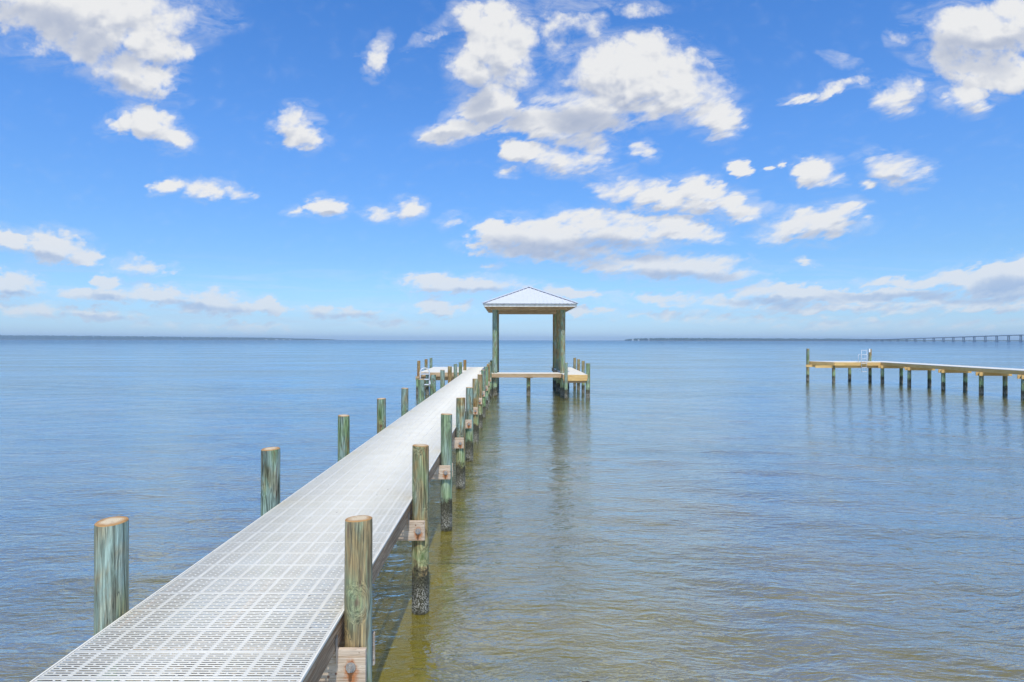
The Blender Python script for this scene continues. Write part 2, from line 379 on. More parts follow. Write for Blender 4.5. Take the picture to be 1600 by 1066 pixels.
kg.l(kg.math('ADD', cl, kg.math('MULTIPLY_ADD', fb, 2.9, -1.38)), go.inputs[0])
kg.l(kg.math('ADD', cl, kg.math('MULTIPLY_ADD', fbl, 1.5, -.7)), go.inputs[1])
def dens_at(off):
    nd = wt.nodes.new('ShaderNodeGroup'); nd.node_tree = g
    k.l(k.vmath('ADD', cp.outputs[0], off) if off else cp.outputs[0], nd.inputs[0])
    return nd.outputs
(d0, s0), (d1, s1) = dens_at(None), dens_at((5.0, -21.0, 0.0))
strk = k.math('MULTIPLY', k.ramp(k.noise(k.map(cp.outputs[0], (.0035, .05, 1), rot=(0, 0, R(2))), 1, 6, .62, .5), .50, .72, 0, .5), k.math('MULTIPLY', k.ramp(DZd, .0, .02, 0, 1), k.ramp(DZd, .05, .13, 1, 0)))
soften = k.ramp(k.noise(cp.outputs[0], .006, 2, .5), .35, .65, .6, 1.35)
alpha = k.math('MAXIMUM', strk, k.math('MAXIMUM', k.math('POWER', k.ramp(d0, -0.12, soften, 0, 1, True), 1.15), k.math('MULTIPLY', k.ramp(s0, -1.25, .3, 0, .42, True), k.ramp(k.noise(k.map(cp.outputs[0], (.012, .026, 1), rot=(0, 0, R(8))), 1, 7, .68, .8), .42, .66))))
thick = k.ramp(s0, .25, 1.3, 0, 1, True)
dd = k.math('ADD', k.math('MULTIPLY', k.math('SUBTRACT', s0, s1), .85), k.math('MULTIPLY', k.math('SUBTRACT', d0, d1), .09))
lit = k.ramp(dd, -.75, .25, 0, 1, True)
# the flat grey bases of the clouds
BASES = [(845,400,130,27,4),(970,388,110,17,3),(1045,437,140,15,2),(740,458,105,9,1),(120,66,110,24,22),(50,34,80,26,5),(190,140,60,16,20),(1500,84,90,28,12),(1590,70,60,16,0),(930,192,90,22,5),
 (780,190,60,18,0),(700,214,45,8,-10),(740,150,30,30,0),(60,402,70,10,10),(25,462,50,8,0),(250,477,160,9,4),(370,490,90,9,4),(1580,452,90,20,-6),(1450,464,160,9,0),(1230,470,100,8,0),(900,224,50,12,0),(1280,369,64,8,-3),
 (1060,330,100,8,4),(510,336,28,5,0),(240,226,50,10,24),(1400,283,50,7,5),(640,344,26,5,0),(550,500,120,8,3),(150,500,120,8,3)]
wz_ = k.n('VectorMath', operation='MULTIPLY_ADD'); k.l(k.noise(cp.outputs[0], .022, 4, .6, out='Color'), wz_.inputs[0]); wz_.inputs[1].default_value = (50, 26, 0); wz_.inputs[2].default_value = (-25, -13, 0)
Pb = k.vmath('ADD', cp.outputs[0], wz_.outputs[0]); base = None
for (cx, cy, rx, ry, ro) in BASES:
    if base is None: Pk = Pb
    else:
        nd = k.n('VectorMath', operation='MULTIPLY_ADD'); k.l(base, nd.inputs[0]); nd.inputs[1].default_value = (1e-6, 1e-6, 0); k.l(Pb, nd.inputs[2]); Pk = nd.outputs[0]
    q = k.map(Pk, (rx * 1.15, ry * 1.25, 1), (cx, cy, 0), (0, 0, R(ro)), 'TEXTURE')
    e = k.math('SUBTRACT', 1.0, k.vmath('DOT_PRODUCT', q, q))
    base = e if base is None else k.math('MAXIMUM', base, e)
lit = k.math('MULTIPLY', lit, k.ramp(base, -.1, .9, 1, .22, True))
sky = k.n('TexSky', sky_type='NISHITA'); sky.sun_disc = False
sky.sun_elevation = SUN_EL; sky.sun_rotation = math.pi - SUN_AZ
sky.altitude = 0; sky.air_density = 1.0; sky.dust_density = .6; sky.ozone_density = 2.0
elev = DZd
tint = k.n('ValToRGB'); k.l(k.math('MAXIMUM', elev, 0.0), tint.inputs[0])
cr = tint.color_ramp
SKYT = [(0.0, (1, 1, 1)), (1.0, (1, 1, 1))]
cr.elements[0].position = 0.0; cr.elements[0].color = (1.05, 1.43, 2.35, 1)
cr.elements[1].position = .12; cr.elements[1].color = (0.72, 1.07, 1.50, 1)
for pos, c in ((.012, (.90, 1.27, 2.0, 1)), (.035, (.78, 1.12, 1.72, 1)), (.3, (0.72, 1.24, 1.88, 1)), (.5, (.60, 1.24, 2.0, 1)), (1.0, (.6, .95, 1.3, 1))):
    e = cr.elements.new(pos); e.color = c
skyc = k.mix(1.0, sky.outputs[0], tint.outputs[0], 'MULTIPLY')
bg1 = k.n('Background'); k.l(skyc, bg1.inputs[0]); bg1.inputs[1].default_value = 0.10
hz = k.ramp(elev, 0.0, 0.22, 1, 0, True)
litc = k.mix(hz, (.81, .812, .81, 1), (.70, .74, .80, 1))
shc = k.mix(hz, (.36, .42, .56, 1), (.30, .43, .68, 1))
cc = k.mix(k.math('MULTIPLY', k.math('SUBTRACT', 1.0, lit), k.math('MULTIPLY_ADD', thick, .5, .5), clamp=True), litc, shc)
bg2 = k.n('Background'); k.l(cc, bg2.inputs[0]); bg2.inputs[1].default_value = 1.0
ms = k.n('MixShader'); k.l(k.math('MULTIPLY', k.math('MULTIPLY', alpha, k.ramp(elev, 0.0, .03, 0, 1)), k.math('MULTIPLY_ADD', hz, -.18, .97)), ms.inputs[0]); k.l(bg1.outputs[0], ms.inputs[1]); k.l(bg2.outputs[0], ms.inputs[2])
k.l(ms.outputs[0], k.n('OutputWorld').inputs[0])
w.cycles.sampling_method = 'MANUAL'; w.cycles.sample_map_resolution = 512

sun = bpy.data.lights.new('sun', 'SUN'); sun.energy = 3.5; sun.angle = R(.5); sun.color = (1, .945, .84)
so = bpy.data.objects.new('sun', sun); COL.objects.link(so)
# direction towards the sun: behind the camera (-Y), slightly right (+X)
sd = Vector((math.sin(SUN_AZ) * math.cos(SUN_EL), -math.cos(SUN_AZ) * math.cos(SUN_EL), math.sin(SUN_EL)))
so.rotation_euler = sd.to_track_quat('Z', 'Y').to_euler()

# ------------------------------------------------------------------ water and seabed
def water():
    ang = np.concatenate([np.linspace(-180, -56, 60, endpoint=False), np.linspace(-56, 56, 900, endpoint=False), np.linspace(56, 180, 60, endpoint=False)])
    r = [0.0, 1.0]
    while r[-1] < 9000:
        q = r[-1]; r.append(q * (1.0075 if 3 < q < 60 else 1.02 if q < 400 else 1.08))
    r = np.array(r[1:]); A = np.radians(ang)
    X = r[:, None] * np.sin(A)[None]; Y = r[:, None] * np.cos(A)[None]
    dr = np.gradient(r)[:, None]; Z = np.zeros_like(X)
    for i in range(70):
        L = .35 * (9 ** RNG.random()); th = R(12) + RNG.normal(0, .42)
        kx, ky = math.sin(th), math.cos(th); kk = 2 * math.pi / L
        amp = .0017 * L ** .75
        fade = np.clip(L / (3.5 * np.maximum(dr, .004 * r[:, None])) - .6, 0, 1)
        env = .6 + .4 * np.sin(X * .21 * (1 + .3 * math.sin(i)) + i) * np.sin(Y * .17 + i * 2.1)
        Z += amp * env * fade * np.sin(kk * (kx * X + ky * Y) + RNG.random() * 6.28)
    Z *= np.clip((150 - r) / 100, 0, 1)[:, None]
    n, m_ = X.shape
    V = np.stack([X.ravel(), Y.ravel(), Z.ravel()], 1)
    i = np.arange(n - 1)[:, None] * m_; j = np.arange(m_)[None]; j2 = (j + 1) % m_
    Fq = np.stack([i + j, i + m_ + j, i + m_ + j2, i + j2], -1).reshape(-1, 4)[:, ::-1]
    me = bpy.data.meshes.new('water')
    me.vertices.add(len(V) + 1); me.vertices.foreach_set('co', np.vstack([V, [[0, 0, 0]]]).astype(np.float32).ravel())
    tri = np.stack([np.full(m_, len(V)), j.ravel(), j2.ravel()], 1)[:, ::-1]
    nl = len(Fq) * 4 + len(tri) * 3
    me.loops.add(nl); me.loops.foreach_set('vertex_index', np.concatenate([Fq.ravel(), tri.ravel()]).astype(np.int32))
    me.polygons.add(len(Fq) + len(tri))
    me.polygons.foreach_set('loop_start', np.concatenate([np.arange(len(Fq)) * 4, len(Fq) * 4 + np.arange(len(tri)) * 3]).astype(np.int32))
    me.update(calc_edges=True); me.validate(); me.shade_smooth()
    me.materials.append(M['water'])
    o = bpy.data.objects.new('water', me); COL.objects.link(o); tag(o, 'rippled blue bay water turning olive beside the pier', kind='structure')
    if me.polygons[10].normal.z < 0: me.flip_normals()
water()
b = MB(); ys = [-20, -5, 0, 3, 6, 9, 12, 16, 22, 30, 40, 60, 100, 400, 2000, 9000]; xs = [-9000, -2000, -300] + list(range(-60, 61, 3)) + [300, 2000, 9000]
def zb(x, y): return -(0.45 + 2.3 * min(1, max(0, (y - 2)) / 40)) + .06 * math.sin(x * .9 + y) - (0.5 if abs(x) > 200 else 0)
b.add([(x, y, zb(x, y)) for y in ys for x in xs], [(j * len(xs) + i, j * len(xs) + i + 1, (j + 1) * len(xs) + i + 1, (j + 1) * len(xs) + i) for j in range(len(ys) - 1) for i in range(len(xs) - 1)])
tag(b.build('seabed', M['seabed'], smooth=True), 'sandy yellow bottom under the shallow water', kind='structure')

# ------------------------------------------------------------------ pilings
def piling_mesh(h_top, h_bot, r, seed, rings=40, segs=40):
    rg = random.Random(seed)
    H = h_top - h_bot; V = []; Fc = []
    ph = [rg.random() * 6.28 for _ in range(6)]
    for i in range(rings + 1):
        t = i / rings; z = h_bot + H * t
        rr = r * (1.04 - .05 * t)
        if i == rings: rr *= .985
        for s in range(segs):
            a = 2 * math.pi * s / segs
            d = 1 + .018 * math.sin(2 * a + ph[0] + z * .7) + .012 * math.sin(3 * a + ph[1] - z * 1.9) + .008 * math.sin(7 * a + ph[2] + z * 3) + .006 * math.sin(z * 8 + ph[3])
            if -.2 < z < .45: d += .022 * rg.random()
            tilt = .005 * math.cos(a + ph[4]) * r / .1 if i == rings else 0
            V.append((rr * d * math.cos(a), rr * d * math.sin(a), z + tilt * (1 if i == rings else 0)))
    for i in range(rings):
        for s in range(segs):
            s2 = (s + 1) % segs; Fc.append((i * segs + s, i * segs + s2, (i + 1) * segs + s2, (i + 1) * segs + s))
    me = bpy.data.meshes.new('piling'); me.from_pydata(V, [], Fc); me.shade_smooth(); me.materials.append(M['piling'])
    top = [V[rings * segs + s] for s in range(segs)]
    cv = [(x, y, z - h_top) for x, y, z in top] + [(x * .93, y * .93, z - h_top + .006) for x, y, z in top] + [(0, 0, sum(p[2] for p in top) / segs - h_top + .007)]
    cf = [(s, (s + 1) % segs, segs + (s + 1) % segs, segs + s) for s in range(segs)] + [(segs + s, segs + (s + 1) % segs, 2 * segs) for s in range(segs)]
    me2 = bpy.data.meshes.new('end_grain'); me2.from_pydata(cv, [], cf); me2.materials.append(M['end'])
    return me, me2
PC = {}
def piling(parent, x, y, top, r=.1, tone=.5, light=0., bot=None, label=None, name='piling', seed=None, cap=True):
    near = y < 12
    key = (round(top, 2), round(r, 3), seed if seed is not None else random.randrange(3), near)
    if key not in PC: PC[key] = piling_mesh(top, -2.9, r, hash(key) % 9999, 60 if near else 26, 56 if near else 24)
    a, c = PC[key]
    o = bpy.data.objects.new(name, a); COL.objects.link(o); o.location = (x, y, 0); o.parent = parent
    o.rotation_euler = (R(random.uniform(-.35, .35)), R(random.uniform(-.35, .35)), random.random() * 6)
    if near: o.rotation_euler = (0, 0, random.random() * 6)
    o.color = (tone, light, 0, 1)
    if cap:
        e = bpy.data.objects.new('end_grain', c); COL.objects.link(e); e.parent = o; e.location = (0, 0, top)
    if label: o['label'] = label
    return o

# ------------------------------------------------------------------ the pier
XL, XR = -2.733, -1.207
pier = empty('pier', (-1.97, 3, 0), 'long white decked pier on greenish pilings, running from the foreground to the roofed slip', 'pier')
pier_inv = Matrix.Translation((1.97, -3, 0))
class Sub:  # parts are modelled in world metres, then shifted under the pier's base
    pass
def part(mb, name, m, parent, **kw):
    o = mb.build(name, m, parent, **kw); return o
pier.location = (0, 0, 0)

def grating(y0, y1, x0, x1, cells):
    """slotted panels, 0.305 m along the pier, real open slots"""
    P_ = .305; th = .0037; V = []; Q = []
    unit = MB(); W = x1 - x0; cw = W / cells; rows = 11; mg = .012; pitch = (P_ - .004 - 2 * mg) / rows; slot = .0130; bar_ = pitch - slot
    for r in range(rows):
        ya = mg + r * pitch; yb = ya + bar_ * .5; yc = yb + slot; yd = mg + (r + 1) * pitch
        if r == 0: unit.box(x0, x1, 0, yb, -th, 0)
        unit.box(x0, x1, yc, (yd + bar_ * .5 if r < rows - 1 else P_ - .004), -th, 0)
        # webs between the slots of this row: long and short slots alternate
        xsp = x0
        for c in range(cells):
            xa = x0 + c * cw
            L, S = .090, .036
            e = (cw - L - S) / 3 * .9; rib = (cw - L - S - e) / 2
            if r % 2 == 0: sl = [(xa + rib, xa + rib + L), (xa + rib + L + e, xa + rib + L + e + S)]
            else: sl = [(xa + rib, xa + rib + S), (xa + rib + S + e, xa + rib + S + e + L)]
            for s0, s1 in sl:
                unit.box(xsp, s0, yb, yc, -th, -.0004); xsp = s1
        unit.box(xsp, x1, yb, yc, -th, -.0004)
    uv = np.array(unit.v); uf = np.array(unit.f)
    n = int((y1 - y0) / P_)
    for i in range(n):
        v = uv.copy(); v[:, 1] += y0 + i * P_; v[:, 2] += DZ + random.uniform(-.0012, .0012); v[:, 0] += random.uniform(-.0006, .0006)
        V.append(v); Q.append(uf + i * len(uv))
    V = np.vstack(V); Q = np.vstack(Q)
    me = bpy.data.meshes.new('decking'); me.vertices.add(len(V)); me.vertices.foreach_set('co', V.astype(np.float32).ravel())
    me.loops.add(Q.size); me.loops.foreach_set('vertex_index', Q.astype(np.int32).ravel())
    me.polygons.add(len(Q)); me.polygons.foreach_set('loop_start', (np.arange(len(Q)) * 4).astype(np.int32))
    me.update(calc_edges=True); me.materials.append(M['deck'])
    return me, y0 + n * P_
me, yend = grating(1.2, 45.7, XL, XR, 9)
eb = MB()
for xe in (XL - .008, XR + .008): eb.box(xe - .006, xe + .006, 1.2, yend, DZ - .016, DZ + .0016)
eb.build('edge_trim', M['deck'], pier)
dk = bpy.data.objects.new('decking', me); COL.objects.link(dk); dk.parent = pier; dk['label'] = 'white slotted decking of the long walkway'
def slab(x0, x1, y0, y1, label=None, along='x', parent=pier, z=DZ, m='deck'):
    b = MB(); s = .305
    if along == 'x':
        x = x0
        while x < x1 - .02:
            b.box(x, min(x + s - .006, x1), y0, y1, z - .028, z + random.uniform(-.001, .001)); x += s
    else:
        y = y0
        while y < y1 - .02:
            b.box(x0, x1, y, min(y + s - .006, y1), z - .028, z + random.uniform(-.001, .001)); y += s
    o = b.build('decking', M[m], parent)
    if label: o['label'] = label
    return o
YP0, YP1 = 38.2, 45.6           # left platform
slab(-5.45, XL - .004, YP0, YP1, 'white decking of the left platform')
slab(XR + .004, 3.12, 37.0, 38.1, 'white decking of the walk across the boat slip')
slab(3.12, 4.5, 35.9, 45.2, 'white decking of the right finger pier', 'y')
# stringers
def board(x0, x1, y0, y1, z0, z1, m, name='stringer', parent=pier, origin=None, bevel=.004, label=None):
    b = MB()
    o_ = origin or ((x0 + x1) / 2, (y0 + y1) / 2, (z0 + z1) / 2)
    b.box(x0 - o_[0], x1 - o_[0], y0 - o_[1], y1 - o_[1], z0 - o_[2], z1 - o_[2])
    o = b.build(name, M[m], parent, loc=o_, bevel=bevel)
    if label: o['label'] = label
    return o
zt = DZ - .030; zb_ = zt - .19
y = 1.2; i = 0
for xx in (XL + .005, (XL + XR) / 2 - .02, XR - .045):
    y = 1.2
    while y < 45.6:
        y2 = min(y + 4.877, 45.7)
        board(xx, xx + .04, y, y2 - .004, zb_, zt, 'pink_y'); y = y2
# bents
RY = [4.576, 7.76, 11.03, 14.2, 17.4, 20.6, 23.8, 27.0, 30.2, 33.4, 36.5, 39.6]
LY = [4.50, 7.50, 10.80, 14.0, 17.1, 20.35, 23.6, 26.9, 30.3, 33.5, 36.9, 40.6]
RT = [(.64, .08), (.76, .03), (.10, .10), (.55, 0), (.22, .0), (.68, .0), (.74, .05), (.15, 0), (.12, .03), (.8, 0), (.3, 0), (.4, 0)]
LT = [(.34, .10), (.08, 0), (.2, 0), (.55, 0), (.28, 0), (.15, .03), (.25, 0), (.35, .05), (.85, 0), (.35, 0), (.2, 0), (.85, 0)]
WHERE = ['nearest', 'second nearest', 'third nearest']
for i, (yr, yl) in enumerate(zip(RY, LY)):
    rr = .1 * random.uniform(.97, 1.05); dt = random.uniform(-.03, .03)
    if i == 0: rr = .099
    piling(pier, XR + .012 + rr, yr, DZ + .656 + (dt if i > 2 else 0), rr, *RT[i], seed=i if i < 5 else None, label='olive and green piling with knots' if i == 0 else None)
    rl = .108 if i < 2 else .1
    piling(pier, XL - .012 - rl, yl, DZ + .656 + (dt if i > 2 else 0), rl, *LT[i], seed=20 + i if i < 5 else None, label='weathered teal piling with brown split' if i == 0 else None)
    ym = yr
    for s in (-1, 1):
        off = rr + .022
        yc = ym + s * off
        bx = MB(); ox = XR + .012 + rr - (.02 if i == 0 else 0)
        bx.box(XL - .2 - ox, -1.012 - ox + (.0 if s < 0 else .01), -.019, .019, -.115, .125)
        o = bx.build('cross_beam', M['pink_x'], pier, loc=(ox + (random.uniform(-.012, .012) if i else 0), yc, zb_ - .135 + (random.uniform(-.01, .008) if i else 0)), bevel=.005)
        if i: o.rotation_euler = (0, R(random.uniform(-.35, .35)), 0)
        if s < 0 or i == 0:
            t = MB(); t.tube([(0, -.016 * (1), 0), (0, -.026, 0)], .036, 14); t.tube([(0, -.026, 0), (0, -.046, 0)], .022, 6); t.tube([(0, -.046, 0), (0, -.075, 0)], .012, 8)
            if s > 0: continue
            t.build('bolt', M['steel'], o)
    if i < 2:  # strap tying stringer to beam
        s_ = MB(); s_.bar((XR + .002, ym - rr - .09, zb_ + .10), (XR - .002, ym - rr - .045, zb_ - .11), .05, .004, (1, 0, 0))
        s_.build('steel_strap', M['steel'], pier)
# platform rim and stray pilings
board(-5.45, XL, YP0 - .04, YP0 - .002, DZ - .27, DZ - .03, 'tan_x', 'rim_board', bevel=.003)
board(-5.49, -5.452, YP0, YP1, DZ - .27, DZ - .03, 'tan_y', 'rim_board', bevel=.003)
for yy in (YP0 + .45, YP1 - .4): board(-5.75, XL + .1, yy - .02, yy + .02, DZ - .53, DZ - .28, 'tan_x', 'cross_beam', bevel=.003)
for (x, y, tn) in ((-5.62, 39.0, .9), (-5.6, 42.3, .6), (-5.62, 45.2, .2)): piling(pier, x, y, DZ + .66, .1, tn)
for (x, y, tn) in ((-5.52, 37.9, .3), (-4.95, 38.05, .35)): piling(pier, x, y, DZ - .1 if x > -5.2 else DZ - .35, .1, tn)
for (x, y, tn) in ((-4.1, 44.9, .4), (-4.1, 39.1, .4)): piling(pier, x, y, DZ - .26, .1, tn)
board(XR, 3.15, 36.96, 36.998, DZ - .25, DZ - .03, 'tan_x', 'rim_board', bevel=.003)
board(XR, 3.12, 38.1, 38.138, DZ - .25, DZ - .03, 'tan_x', 'rim_board', bevel=.003)
piling(pier, 1.18, 37.35, DZ - .27, .12, .75)
board(.92, 1.44, 37.2, 37.5, DZ - .30, DZ - .255, 'tan_x', 'cap_block')
board(3.14, 4.5, 35.86, 35.898, DZ - .37, DZ - .03, 'gold_x', 'rim_board', bevel=.003, label='orange two-board end of the right finger pier')
board(4.502, 4.54, 35.86, 45.2, DZ - .25, DZ - .03, 'tan_y', 'rim_board', bevel=.003)
board(3.10, 3.138, 35.9, 45.2, DZ - .25, DZ - .03, 'tan_y', 'rim_board', bevel=.003)
for (x, y, tn, r, dz) in ((4.56, 36.1, .15, .13, .62), (4.66, 39.2, .55, .1, .66), (4.68, 42.0, .65, .1, .68), (4.68, 44.4, .5, .1, .7)): piling(pier, x, y, DZ + dz, r, tn, .05)
piling(pier, 3.27, 35.75, DZ + .66, .095, .15, .12)
for (x, y) in ((3.6, 39.2), (3.6, 42), (4.2, 44.4)): piling(pier, x, y, DZ - .3, .1, .5)
for yy in (36.2, 39.3, 42.1, 44.5): board(3.15, 4.62, yy - .12, yy - .08, DZ - .62 + .12, DZ - .26, 'tan_x', 'cross_beam', bevel=.003)

# swim ladder on the left platform: a tubular ladder with two hooped handrails
def ladder(x, y, w_, hoop_h, z0, name_label, hoop_d=.55, r=.028, extra=True, flip=0.):
    L = empty('swim_ladder', (x, y, DZ), name_label, 'ladder')
    for sx_ in (-1, 1):
        b = MB(); pts = []
        X = sx_ * w_ / 2
        pts.append((X, -.06, z0 - DZ))
        pts.append((X, -.06, hoop_h - hoop_d / 2))
        for q in range(1, 12):
            a = math.pi * q / 12
            pts.append((X, -.06 + hoop_d / 2 - math.cos(a) * hoop_d / 2, hoop_h - hoop_d / 2 + math.sin(a) * hoop_d / 2))
        pts.append((X, -.06 + hoop_d, 0.01)); b.tube(pts, r, 10)
        b.build('handrail', M['alu'], L, smooth=True)
    z = z0 - DZ + .12
    while z < -.05:
        b = MB(); b.box(-w_ / 2, w_ / 2, -.16, -.05, z - .02, z + .02); b.build('step', M['alu'], L, bevel=.005); z += .29
    return L

# the hooped ladder on the left platform stands turned, so its hoops show from the pier
Lw = empty('swim_ladder', (-5.10, 37.95, DZ), 'white tubular swim ladder with tall hooped rails at the near edge of the left platform', 'ladder')
for yy in (0.0, .16):
    b = MB(); pts = [(-.27 + yy * .3, -yy, -.85), (-.27 + yy * .3, -yy, .02)]
    for q in range(1, 14):
        a = math.pi * q / 14; pts.append((-math.cos(a) * .27 + yy * .3, -yy, .02 + math.sin(a) * .24))
    pts += [(.27 + yy * .3, -yy, .02), (.27 + yy * .3, -yy, -.85)]
    b.tube(pts, .028, 10); b.build('handrail', M['alu'], Lw, smooth=True)
for z in (-.10, -.42, -.74):
    b = MB(); b.box(-.24, .28, -.17, .0, z - .03, z + .03); b.build('step', M['alu'], Lw, bevel=.006)
b = MB(); b.box(.30, .56, -.2, .12, -.72, -.60); b.box(.30, .36, -.2, .0, -.62, -.5); b.build('foot_platform', M['alu'], Lw, bevel=.01)

# ------------------------------------------------------------------ roofed boat slip
sh = empty('boat_shelter', (1.2, 40.3, 0), 'hipped white metal roof on tall round wooden columns over the boat slip', 'boat shelter')
sh.location = (0, 0, 0)
CX = (-.83, 3.22); CY = (37.3, 40.5, 43.7)
ZB0, ZB1 = CAMZ + 1.80, CAMZ + 2.00
for X in CX:
    for j, Y in enumerate(CY):
        tn = {0: .22 if X < 0 else .46, 1: .62, 2: .66}[j]
        o = piling(sh, X, Y, ZB1 - .01, .15, tn, .08 if j == 0 else .03, name='column', cap=False, seed=j + (0 if X < 0 else 4))
        o.rotation_euler = (0, 0, random.random() * 6)
for Y in (CY[0], CY[2]):
    for s in (-1, 1):
        board(CX[0] - .25, CX[1] + .25, Y + s * .17 - .02, Y + s * .17 + .02, ZB0, ZB1, 'tan_x', 'beam', sh, bevel=.004)
for X in CX:
    for s in (-1, 1):
        board(X + s * .19 - .02, X + s * .19 + .02, CY[0] - .5, CY[2] + .5, ZB0 + .202, ZB1 + .14, 'tan_y', 'beam', sh, bevel=.004)
EX0, EX1, EY0, EY1 = -1.45, 3.95, 36.35, 44.65
ZE = CAMZ + 2.10; ZR = CAMZ + 3.28; RXm = (EX0 + EX1) / 2; RY0, RY1 = 39.05, 41.95
# soffit, fascia
b = MB(); b.box(EX0 + .05, EX1 - .05, EY0 + .05, EY1 - .05, ZE - .13, ZE - .10); b.build('soffit', M['tan_y'], sh)
for (x0, x1, y0, y1) in ((EX0, EX1, EY0, EY0 + .04), (EX0, EX1, EY1 - .04, EY1), (EX0, EX0 + .04, EY0 + .042, EY1 - .042), (EX1 - .04, EX1, EY0 + .042, EY1 - .042)):
    board(x0, x1, y0, y1, ZE - .17, ZE - .012, 'fascia', 'fascia', sh, bevel=.004)
# rafters showing at the eaves
# metal skin with ribs
ov = .07
A = [Vector((EX0 - ov, EY0 - ov, ZE)), Vector((EX1 + ov, EY0 - ov, ZE)), Vector((EX1 + ov, EY1 + ov, ZE)), Vector((EX0 - ov, EY1 + ov, ZE))]
T0 = Vector((RXm, RY0, ZR)); T1 = Vector((RXm, RY1, ZR))
def roof_face(poly, rib_dir, along, lo, hi):
    """poly on the slope, ribs every 0.23 m from eave up to hip"""
    b = MB(); n = len(poly); up = (poly[1] - poly[0]).cross(poly[2] - poly[0]).normalized()
    if up.z < 0: up = -up
    b.add([p for p in poly] + [p + up * .02 for p in poly], [tuple(range(n)), tuple(range(n, 2 * n))] + [(i, (i + 1) % n, n + (i + 1) % n, n + i) for i in range(n)])
    ax = 0 if along == 'x' else 1
    s = lo + .12
    while s < hi - .1:
        # find the slope's highest point at this coordinate
        hits = []
        for i in range(n):
            p, q = poly[i], poly[(i + 1) % n]
            if (p[ax] - s) * (q[ax] - s) < 0:
                t = (s - p[ax]) / (q[ax] - p[ax]); hits.append(p.lerp(q, t))
        if len(hits) >= 2:
            hits.sort(key=lambda v: v.z); a_, c_ = hits[0], hits[-1]
            if (c_ - a_).length > .15:
                d = (a_ - c_).normalized(); b.bar(a_ + up * .03 + d * .012, c_ + up * .03, .045, .028, up)
        s += .229
    return b
for poly, al, lo, hi in (([A[0], A[1], T0], 'x', A[0].x, A[1].x), ([A[1], A[2], T1, T0], 'y', A[1].y, A[2].y), ([A[2], A[3], T1], 'x', A[0].x, A[1].x), ([A[3], A[0], T0, T1], 'y', A[0].y, A[3].y)):
    roof_face(poly, None, al, lo, hi).build('roof_panel', M['roof'], sh)
for a_, c_ in ((A[0], T0), (A[1], T0), (A[2], T1), (A[3], T1), (T0, T1)):
    b = MB(); u = Vector((0, 0, .055)); b.bar(a_ + u, c_ + u, .22, .02); b.build('hip_cap' if a_ is not T0 else 'ridge_cap', M['roof'], sh)

# ------------------------------------------------------------------ neighbour's pier
NZ = CAMZ - 1.70
np_ = empty('pier', (0, 0, 0), 'distant golden timber pier with white deck, coming in from the right edge of the photo', 'pier')
NX0, NX1 = 29.35, 30.95
slab(NX0, NX1, 12, 49.4, None, 'y', np_, NZ)
b = MB(); b.prism([(24.6, 51.6), (25.7, 49.45), (30.95, 49.45), (30.95, 51.6)], NZ - .028, NZ); o = b.build('decking', M['deck'], np_); o['label'] = 'white decking of the end platform'
for x in (NX0, (NX0 + NX1) / 2, NX1 - .05): board(x, x + .045, 12, 49.42, NZ - .25, NZ - .03, 'gold_y', 'stringer', np_)
board(25.72, NX1, 49.40, 49.445, NZ - .28, NZ - .03, 'gold_x', 'rim_board', np_)
b = MB(); b.bar((24.6, 51.6, NZ - .155), (25.7, 49.43, NZ - .155), .045, .25); b.build('rim_board', M['gold_x'], np_)
board(24.6, NX1, 51.6, 51.645, NZ - .28, NZ - .03, 'gold_x', 'rim_board', np_)
NYS = [49.2, 45.9, 42.3, 38.9, 35.7, 32.4, 29.1, 25.8, 22.5]
for i, y in enumerate(NYS):
    for x in (NX0 + .02, NX1 - .1): piling(np_, x, y, NZ - .3, .125, .35 if x < 30 else .5)
    for s in (-1, 1): board(NX0 - .22, NX1 + .2, y + s * .15 - .02, y + s * .15 + .02, NZ - .48, NZ - .252, 'gold_x', 'cross_beam', np_, bevel=.005)
for x, y, top, tn in ((24.5, 51.3, NZ + 1.02, .5), (29.55, 51.2, NZ + 1.0, .5), (25.8, 49.7, NZ - .3, .4), (28.65, 52.6, NZ - .3, .6)):
    p = piling(np_, x, y, top, .12, tn)
    if x > 29:
        b = MB(); b.tube([(-.10, -.10, top - .26), (-.10, -.10, top + .02)], .055, 12); b.build('white_sleeve', M['pvc'], p)
        p.rotation_euler = (0, 0, 0)
for s in (0, 1): board(24.3, 30.95, 49.62 + 1.55 * s, 49.66 + 1.55 * s, NZ - .48, NZ - .282, 'gold_x', 'cross_beam', np_, bevel=.005)
L2 = empty('swim_ladder', (28.0, 49.35, NZ), 'thin silver swim ladder with two hooped handrails, on the distant golden pier', 'ladder')
for X in (-.21, .21):
    b = MB(); b.tube([(X, -.04, -.78), (X, -.04, .94)], .015, 8); b.build('side_rail', M['alu'], L2, smooth=True)
for z in (-.75, -.42, -.09, .25, .58, .93):
    b = MB(); b.box(-.2, .2, -.09, .0, z - .02, z + .02); b.build('step', M['alu'], L2)
for X in (-.28, .24):
    b = MB(); pts = [(X - .16, .0, .0), (X - .16, .0, .45)]
    for q in range(1, 10):
        a = math.pi * q / 10; pts.append((X - math.cos(a) * .16, .0 + q * .02, .45 + math.sin(a) * .16))
    pts += [(X + .16, .2, .45), (X + .16, .2, 0)]; b.tube(pts, .015, 8); b.build('handrail', M['alu'], L2, smooth=True)

